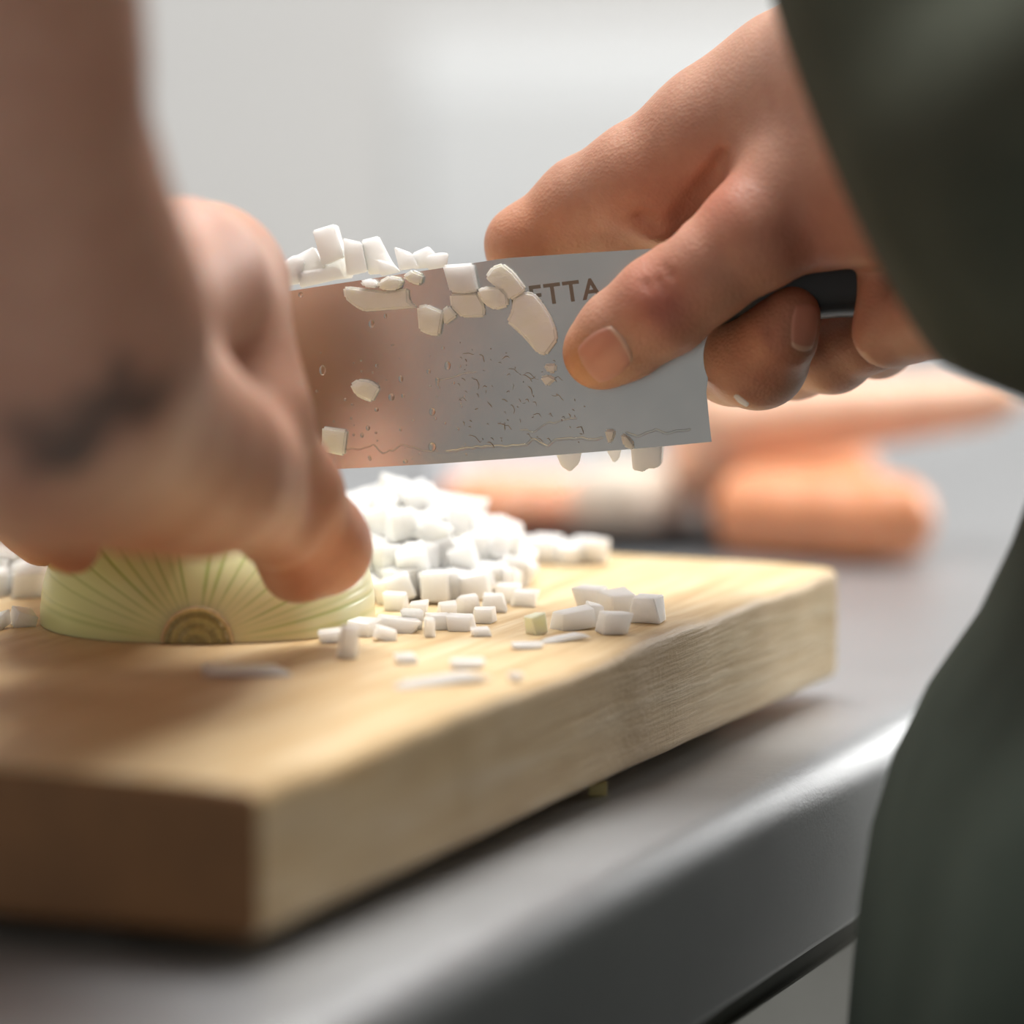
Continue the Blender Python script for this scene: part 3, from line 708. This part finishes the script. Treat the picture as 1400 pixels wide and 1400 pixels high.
# pieces clinging to the far side and showing above the back and below the edge
def far_piece(pts, depth_off, th, label, m=ONION):
    return slab('onion_piece', pts, K, -depth_off, -th, m, label, cat='onion piece', bev=0.0003)
far = [([(383, 360), (400, 348), (414, 356), (408, 388), (386, 392)], .0028, .004, 'leftmost chunky onion dice of the pile on the back of the blade'),
       ([(392, 354), (424, 337), (438, 362), (440, 385), (398, 388)], .0050, .004, 'onion dice with slanting top, second in the pile on the back of the blade'),
       ([(425, 315), (454, 306), (468, 352), (438, 364)], .0028, .005, 'tallest upright onion stick on top of the blade'),
       ([(466, 325), (492, 331), (500, 372), (472, 378)], .0028, .004, 'upright onion piece with slanting top to the right of the tallest stick'),
       ([(490, 328), (514, 322), (534, 360), (545, 372), (500, 376)], .0055, .004, 'broad onion piece leaning left in the middle of the blade pile'),
       ([(434, 352), (470, 348), (478, 380), (440, 384)], .0075, .004, 'onion dice at the foot of the tallest stick, half hidden'),
       ([(512, 354), (530, 358), (546, 372), (518, 378)], .0028, .002, 'small onion wedge at the foot of the broad leaning piece'),
       ([(536, 337), (560, 345), (572, 366), (544, 370)], .0028, .004, 'onion dice with a pointed upper left corner on the blade back'),
       ([(560, 346), (583, 336), (592, 350), (586, 366), (562, 368)], .0052, .004, 'onion dice with peaked top right of the pointed one'),
       ([(580, 350), (600, 345), (612, 346), (609, 364), (584, 370)], .0028, .004, 'rightmost onion dice of the pile on the back of the blade'),
       ([(404, 372), (460, 364), (470, 380), (408, 394)], .0024, .0015, 'low flat onion slice lying along the back of the blade'),
       ([(758, 618), (795, 618), (791, 634), (779, 646), (766, 638)], .0016, .003, 'white pointed onion bit peeping out under the blade edge'),
       ([(860, 600), (905, 600), (903, 636), (896, 641), (884, 641), (880, 646), (864, 643)], .0016, .005, 'pale onion cube hanging under the blade near its heel'),
       ([(826, 612), (850, 610), (846, 628), (838, 634)], .0016, .001, 'thin faint onion shred under the blade between the two larger bits')]
for pts, off, th, lab in far:
    far_piece(pts, off, th, lab)
S2 = slab('onion_shred', [(1002, 541), (1008, 538), (1025, 551), (1022, 557), (1010, 551)], lambda u, v, o_: P(u, v, 1.0765) - FWD * o_, 0.0, 0.0008, ONION, 'tiny pale onion shred stuck to the finger under the handle', cat='onion piece', bev=0.0002)

# ------------------------------------------------------------------ halved onion
def half_onion():
    base = on_z(283, 879, ZT); R = 0.0410; cz = Vector((base.x - 0.0022, base.y + R * 0.90, ZT))
    t = thing('halved_onion', cz, 'peeled onion half, green-veined with brown root, lying cut side down under the tattooed hand', 'onion')
    NP, NT = 360, 90; vs = [], []; V, Fc, colr = [], [], []
    rnd = random.Random(3)
    lines = []; ph = 0.06
    while ph < math.pi - 0.05: lines.append((ph, rnd.uniform(0.25, 1.0) * (0.55 if ph > 2.6 else 1), rnd.uniform(0.5, 1.3))); ph += rnd.uniform(0.06, 0.19)
    for i in range(NT + 1):
        th = 0.12 + (math.pi - 0.24) * i / NT                    # 0 = root pole (towards the lens)
        for j in range(NP + 1):
            phi = math.pi * j / NP                                # 0 right .. pi left, over the top
            prof = math.sin(th) ** 0.82
            y = -math.cos(th) * R * 0.95
            if th < 0.5: y += 0.0
            ln = 0.0
            for (p0, am, wd) in lines:
                d_ = abs(phi - p0)
                if d_ < 0.05: ln = max(ln, am * math.exp(-(d_ / (0.011 * wd + 0.004 / max(0.3, math.sin(th)))) ** 2))
            rr = R * (1 + 0.004 * noise.noise(Vector((phi * 3, th * 2, 0)))) - 0.00025 * ln
            ex = 0.80
            x = abs(math.cos(phi)) ** ex * (1 if math.cos(phi) > 0 else -1) * rr * prof; z = abs(math.sin(phi)) ** ex * rr * 0.78 * prof
            V.append(Vector((x, y, max(z, 0.0)))); 
            side = 0.5 - 0.5 * math.cos(phi)
            g_ = 0.5 + 0.5 * noise.noise(Vector((phi * 4, th * 1.5, 5)))
            base_c = np.array((0.86, 0.83, 0.52)) * (1 - side) + np.array((0.74, 0.80, 0.36)) * side
            base_c = base_c * (0.9 + 0.12 * g_)
            near = max(0, 1 - (th - 0.12) / 0.55); base_c = base_c * (1 - 0.35 * near) + np.array((0.80, 0.66, 0.36)) * 0.35 * near
            fade = min(1, (th - 0.1) * 4) * math.exp(-max(0, th - 0.9) * 0.9)
            lc = np.array((0.36, 0.47, 0.09)); a = ln * 0.85 * fade
            colr.append(tuple(base_c * (1 - a) + lc * a) + (1,))
    W = NP + 1
    for i in range(NT):
        for j in range(NP): Fc.append((i * W + j, (i + 1) * W + j, (i + 1) * W + j + 1, i * W + j + 1))
    # flat cut side and poles
    n0 = len(V); V.append(Vector((0, 0, 0))); colr.append((0.85, 0.86, 0.6, 1))
    rim = [i * W for i in range(NT + 1)] + [i * W + NP for i in range(NT, -1, -1)]
    for a, b in zip(rim, rim[1:] + rim[:1]): Fc.append((a, b, n0))
    V.append(Vector((0, -R * .94, 0.001))); V.append(Vector((0, R * .94, 0.001))); colr += [(0.7, 0.6, 0.3, 1)] * 2
    for j in range(NP): Fc.append((j, j + 1, n0 + 1)); Fc.append((NT * W + j + 1, NT * W + j, n0 + 2))
    me = mesh_from(V, Fc); ca = me.color_attributes.new('tint', 'FLOAT_COLOR', 'POINT'); ca.data.foreach_set('color', np.array(colr).ravel())
    m, nt, b = mat('onion_skin'); at = node(nt, 'ShaderNodeAttribute', attribute_name='tint'); nt.links.new(at.outputs['Color'], b.inputs['Base Color'])
    b.inputs['Roughness'].default_value = 0.3; b.inputs['Subsurface Weight'].default_value = 0.5; b.inputs['Subsurface Radius'].default_value = (1, 1, .5); b.inputs['Subsurface Scale'].default_value = 0.004
    bump(nt, b, noise_tex(nt, mapped(nt), 120, 3), 0.1, 0.0006)
    o = link('onion_half', me, m); o.parent = t; o.location = (0, 0, 0.0002); me.set_sharp_from_angle(angle=math.radians(50))
    # root end: half disc with rings
    r0 = 0.0092; vs, fs, cl = [], [], []
    nr, na = 16, 48
    for i in range(nr + 1):
        q = i / nr
        for j in range(na + 1):
            a = math.pi * j / na; rr = q * r0 * (1 + 0.02 * noise.noise(Vector((a * 5, q, 0))))
            dy = 0.0012 * math.cos(q * math.pi / 2) + 0.0004 * math.sin(q * 22) + 0.0003 * noise.noise(Vector((q * 9, a * 7, 0)))
            if q > 0.86: dy += 0.0009 * math.sin((q - 0.86) / 0.14 * math.pi)
            vs.append(Vector((math.cos(a) * rr, -dy - (R * 0.945 - 0.0002 + (0.0 if q < .98 else -0.004)), math.sin(a) * rr * 1.0)))
            c0 = np.array((0.46, 0.40, 0.17)) if q < .85 else np.array((0.74, 0.54, 0.30)); c0 = c0 * (0.95 + 0.07 * math.sin(q * 20 + 2)) * (1 + 0.22 * noise.noise(Vector((a * 8, q * 3, 2))))
            cl.append(tuple(c0) + (1,))
    for i in range(nr):
        for j in range(na): k = i * (na + 1) + j; fs.append((k, k + 1, k + na + 2, k + na + 1))
    me = mesh_from(vs, fs); ca = me.color_attributes.new('tint', 'FLOAT_COLOR', 'POINT'); ca.data.foreach_set('color', np.array(cl).ravel())
    o = link('root_end', me, m); o.parent = t; o['label'] = 'brownish ringed root end'; o.location = (0, 0, 0.0002)
half_onion()

# ------------------------------------------------------------------ diced onion on the board
def dice_mesh(k, bend=0.15):
    r = random.Random(100 + k); b = bmesh.new(); bmesh.ops.create_cube(b, size=1)
    for v in b.verts:
        v.co += Vector([r.uniform(-.17, .17) for _ in range(3)]); v.co.z = max(-.5, min(.5, v.co.z))
        if v.co.z < -0.3: v.co.z = -0.5
    bmesh.ops.bevel(b, geom=b.edges[:], offset=0.045, segments=1, affect='EDGES')
    bmesh.ops.subdivide_edges(b, edges=[e for e in b.edges if e.calc_length() > .3], cuts=2, use_grid_fill=True)
    for v in b.verts: v.co.y += bend * (v.co.x ** 2) * (1 if k % 2 else -1)
    for v in b.verts: v.co.z += 0.5
    me = bm_mesh(b, 'dice'); me.materials.append(ONION); return me
DICE = [dice_mesh(k) for k in range(12)]
DICE_G = []
for k in range(3): m_ = DICE[k].copy(); m_.materials.clear(); m_.materials.append(ONION_G); DICE_G.append(m_)
def dice(u, v, wpx, hpx, dpt, rz, label, group=None, tilt_=(0, 0), green=False, z0=0.0, k=None, name='onion_dice'):
    """a dice whose foot meets the board at u, v; size in pixels there, dpt in metres"""
    p = on_z(u, v, ZT + z0); d = (p - CAM).dot(FWD)
    k = random.randrange(12) if k is None else k
    o = bpy.data.objects.new(name, DICE_G[k % 3] if green else DICE[k]); COL.objects.link(o)
    o.location = p + Vector((0, dpt / 2, 0.0001)); o.scale = (wpx / F * d, dpt, hpx / F * d); o.rotation_euler = (tilt_[0], tilt_[1], rz)
    return set_props(o, label, 'onion piece', group)
dice(840, 868, 42, 29, 0.006, 0.15, 'sharp white onion cube alone at the front edge of the board', k=1)
dice(886, 853, 38, 36, 0.007, -0.3, 'rightmost onion cube on the board, just behind the sharp one', k=2)
dice(845, 845, 50, 36, 0.008, 0.4, 'broad blurred onion dice directly left of the rightmost cube', k=3)
dice(808, 838, 40, 34, 0.008, -0.2, 'blurred onion dice further left behind the strip at the board edge', k=4)
dice(785, 862, 58, 26, 0.006, 0.35, 'wide onion piece leaning behind the curled bit at the board edge', k=5, tilt_=(0, -0.12))
dice(808, 856, 26, 32, 0.004, 0.3, 'thin upright onion piece between the wide piece and the sharp cube', k=6, tilt_=(0, 0.15))
dice(736, 868, 24, 28, 0.004, 0.5, 'curled green-centred onion bit at the board front edge', k=7, tilt_=(0, -0.3), green=True)
dice(770, 878, 62, 7, 0.004, 0.38, 'thin glossy onion sliver lying in front of the curled green bit', k=8, tilt_=(0, -0.1))
dice(722, 888, 40, 7, 0.005, 0.3, 'flat onion scrap at the very front edge left of the sliver', k=9)
dice(656, 871, 24, 11, 0.004, 0.1, 'small low onion chip in front of the heap, nearest the middle of the board', k=10)
dice(629, 864, 34, 21, 0.006, -0.2, 'white onion dice just left of the small low chip', k=11)
dice(586, 872, 12, 26, 0.003, 0.2, 'narrow translucent onion stick standing before the heap', k=0)
dice(541, 866, 64, 20, 0.006, -0.12, 'long white onion wedge lying right of the upright brown-shaded piece', k=1, tilt_=(0, 0.08))
dice(523, 877, 28, 18, 0.004, 0.3, 'triangular onion flake in front of the long white wedge', k=2, tilt_=(0, 0.3))
dice(495, 871, 44, 24, 0.006, -0.3, 'bright onion lump behind the upright piece beside the onion half', k=3, tilt_=(0, 0.1))
dice(453, 880, 40, 17, 0.006, 0.25, 'flat onion slice leaning left beside the onion half', k=4, tilt_=(0, -0.1))
dice(474, 901, 26, 44, 0.004, 0.1, 'greyish onion stick standing upright in front of the onion half', k=5, tilt_=(0, 0.09))
dice(463, 850, 25, 17, 0.003, 0.0, 'tiny white cube set high against the onion half right side', k=6, z0=0.0)
dice(335, 926, 100, 10, 0.010, 0.1, 'blurred thin greyish onion slice lying flat before the onion half', k=7)
dice(600, 938, 120, 9, 0.006, 0.42, 'long blurred onion strip lying near the front of the board', k=8, tilt_=(0, -0.06))
dice(640, 915, 44, 12, 0.004, 0.2, 'faint blurred onion chip at the right end of the long strip', k=9)
dice(553, 908, 26, 12, 0.004, 0.2, 'faint blurred onion chip behind the left end of the long strip', k=10)
dice(705, 929, 18, 6, 0.004, 0.0, 'very small blurred onion speck on the board rim right of the long strip', k=11)
dice(24, 858, 26, 24, 0.006, 0.5, 'watery crumpled onion scrap touching the left of the onion half', k=0, tilt_=(.2, .2))
dice(-2, 862, 26, 20, 0.006, -0.4, 'watery crumpled onion scrap at the left picture edge', k=3, tilt_=(.2, -.2))
dice(712, 770, 40, 34, 0.010, 0.3, 'left piece of the far blurred onion row near the board back edge', k=1)
dice(745, 772, 42, 36, 0.010, -0.3, 'second piece from the left in the far blurred onion row', k=2)
dice(778, 774, 40, 32, 0.010, 0.1, 'third piece from the left in the far blurred onion row', k=3)
dice(805, 773, 36, 36, 0.010, 0.5, 'right piece of the far blurred onion row near the board corner', k=4)
# heaps: dice stacked cell by cell so that none runs into another
def heap(cx, cy, rx, ry, h, cell, label, group, greens=0.06):
    r = random.Random(11); n = 0; L = 0
    while L * cell * 0.86 < h:
        zz = L * cell * 0.86
        s = math.sqrt(max(0.0, 1 - zz / h)) 
        nx, ny = int(rx * s / cell) + 1, int(ry * s / cell) + 1
        for i in range(-nx, nx + 1):
            for j in range(-ny, ny + 1):
                x = (i + (0.5 if L % 2 else 0)) * cell; y = (j + (0.5 if L % 2 else 0)) * cell
                q = (x / (rx * s + 1e-6)) ** 2 + (y / (ry * s + 1e-6)) ** 2
                if q > 1 or r.random() < 0.06: continue
                s2 = math.sqrt(max(0.0, 1 - (zz + 2.0 * cell) / h)); q2 = (x / (rx * s2 + 1e-6)) ** 2 + (y / (ry * s2 + 1e-6)) ** 2 if s2 > 0 else 9
                if q2 < 0.7: continue                       # buried deep inside: shown by nothing
                px, py = cx + x + r.uniform(-.25, .25) * cell, cy + y + r.uniform(-.25, .25) * cell
                o = bpy.data.objects.new('onion_dice', r.choice(DICE_G) if r.random() < greens else r.choice(DICE)); COL.objects.link(o)
                o.location = (px, py, ZT + 0.0004 + (zz if L == 0 else zz + r.uniform(-.2, .25) * cell)); o.rotation_euler = (r.uniform(-.4, .4), r.uniform(-.4, .4), r.uniform(-.6, .6) + (math.pi / 2 if r.random() < .5 else 0))
                o.scale = (cell * r.uniform(.95, 1.35), cell * r.uniform(.9, 1.2), cell * r.uniform(.9, 1.2)); n += 1
                set_props(o, label, 'onion piece', group)
        L += 1
    return n
c1 = on_z(556, 790, ZT); c2 = on_z(20, 800, ZT)
print('heap', heap(c1.x, c1.y, 0.033, 0.052, 0.0185, 0.0068, 'small white onion dice in the blurred heap right of the onion half', 'diced onion heap right of the onion half', 0.04),
      heap(c2.x - 0.018, c2.y + 0.01, 0.036, 0.04, 0.018, 0.0075, 'pale green-white onion dice in the blurred heap left of the onion half', 'diced onion heap left of the onion half', 0.25))
r_ = random.Random(21)
for k, (u, v) in enumerate([(600, 862), (572, 848), (612, 846), (640, 841), (676, 838), (660, 853), (540, 836), (694, 826), (718, 830), (562, 862)]):
    names = ['left of the white dice', 'behind the narrow stick', 'behind the white dice', 'in the front row of the heap foot', 'at the right foot of the heap', 'right behind the small low chip', 'near the pressing fingertip', 'second from the heap right end', 'at the heap right end', 'between the long wedge and the narrow stick']
    dice(u, v, 30, r_.uniform(20, 28), 0.0045, r_.uniform(-.3, .3), 'loose onion dice, ' + names[k])
# crumb of onion skin under the board
b = bmesh.new(); pts = [on_z(800, 1083, CT), on_z(822, 1090, CT), on_z(829, 1088, CT), on_z(829, 1084, CT)]
c_ = on_z(817, 1087, CT); bmesh.ops.create_cube(b, size=1)
for v in b.verts: v.co = c_ + Vector((v.co.x * 0.0042 + 0.0006 * noise.noise(v.co * 9), v.co.y * 0.003, (v.co.z + .5) * 0.0026 + (0.0008 if v.co.x > 0 and v.co.z > 0 else 0)))
bmesh.ops.bevel(b, geom=b.edges[:], offset=0.0003, segments=1, affect='EDGES')
o = link('onion_skin_crumb', bm_mesh(b), plain('crumb', (0.62, 0.52, 0.22), 0.5), None, False); recenter(o); set_props(o, 'yellow-brown onion crumb on the steel counter at the foot of the board', 'crumb')

# ------------------------------------------------------------------ peeled carrots far behind on the counter
def carrot(p0, p1, r0, r1, m, label, seed=0):
    ax = p1 - p0; L = ax.length; z = ax.normalized(); x = z.orthogonal().normalized(); y = z.cross(x); vs, fs = [], []; N, Mn = 24, 22
    for i in range(Mn + 1):
        t = i / Mn; r = r0 + (r1 - r0) * t; r *= math.sin(min(1, t * 9 + .25) * math.pi / 2) * (1 if t < .85 else math.sqrt(max(0.02, 1 - ((t - .85) / .15) ** 2)))
        for j in range(N):
            a = j / N * 2 * math.pi; rr = r * (1 + 0.04 * math.cos(a * 9) + 0.05 * noise.noise(Vector((t * 8, a, seed))))
            vs.append(p0 + z * L * t + x * math.cos(a) * rr + y * math.sin(a) * rr)
    for i in range(Mn):
        for j in range(N): fs.append((i * N + j, i * N + (j + 1) % N, (i + 1) * N + (j + 1) % N, (i + 1) * N + j))
    fs.append(tuple(range(N))); fs.append(tuple(range(len(vs) - 1, len(vs) - N - 1, -1)))
    b = bmesh.new(); b.from_mesh(mesh_from(vs, fs)); o = link('peeled_carrot', bm_mesh(b), m); recenter(o); return set_props(o, label, 'vegetable')
CAR = plain('carrot_orange', (0.80, 0.35, 0.18), 0.35, sss=0.4, sss_r=(1, .5, .3), sss_scale=0.008); CAR_GLARE = plain('carrot_glare', (0.88, 0.56, 0.40), 0.3, sss=0.4, sss_r=(1, .6, .4), sss_scale=0.01)  # pale copy: glare on the upper carrots is put into its colour
PALE = plain('pale_root', (0.85, 0.74, 0.62), 0.5)
carrot(P(950, 585, 1.52), P(1400, 545, 1.50), 0.0165, 0.008, CAR_GLARE, 'large carrot with its glare painted pale peach lying on top, blurred behind the knife heel')
carrot(P(930, 612, 1.55), P(1180, 590, 1.60), 0.016, 0.014, CAR_GLARE, 'carrot with its glare painted pale, half hidden behind the top one', 1)
carrot(P(990, 700, 1.50), P(1275, 712, 1.46), 0.0150, 0.0135, CAR, 'bright orange carrot below the pale ones, cut end to the right', 2)
carrot(P(960, 655, 1.56), P(1200, 665, 1.58), 0.015, 0.014, CAR, 'orange carrot wedged in the middle of the blurred stack', 3)
carrot(P(630, 700, 1.50), P(800, 690, 1.62), 0.0135, 0.012, CAR, 'short orange carrot lying alone left of the stack', 4)
carrot(P(820, 690, 1.52), P(930, 680, 1.60), 0.0145, 0.012, PALE, 'whitish root piece between the lone carrot and the stack', 5)

# shallow dark steel tray under the carrots
def tray():
    a = on_z(560, 757, CT); x0, y0 = a.x, a.y; x1, y1 = x0 + 0.155, y0 + 0.22; b = bmesh.new()
    prof = [(0.010, 0.0006), (0.010, 0.0016), (0.004, 0.0075), (0.0, 0.0085), (0.0, 0.0075), (0.003, 0.0066), (0.008, 0.0006)]
    loops = []
    for (i_, z) in prof:
        loops.append([b.verts.new((x, y, CT + z)) for x, y in ((x0 + i_, y0 + i_), (x1 - i_, y0 + i_), (x1 - i_, y1 - i_), (x0 + i_, y1 - i_))])
    for A_, B_ in zip(loops, loops[1:] + loops[:1]):
        for i in range(4): b.faces.new((A_[i], A_[(i + 1) % 4], B_[(i + 1) % 4], B_[i]))
    b.faces.new(loops[1][::-1])
    o = link('tray', bm_mesh(b), plain('tray_grey', (0.16, 0.16, 0.17), 0.35, metal=0.8), None, False); recenter(o)
    set_props(o, 'shallow dark grey tray under the blurred orange carrots behind the board', 'tray')
tray()
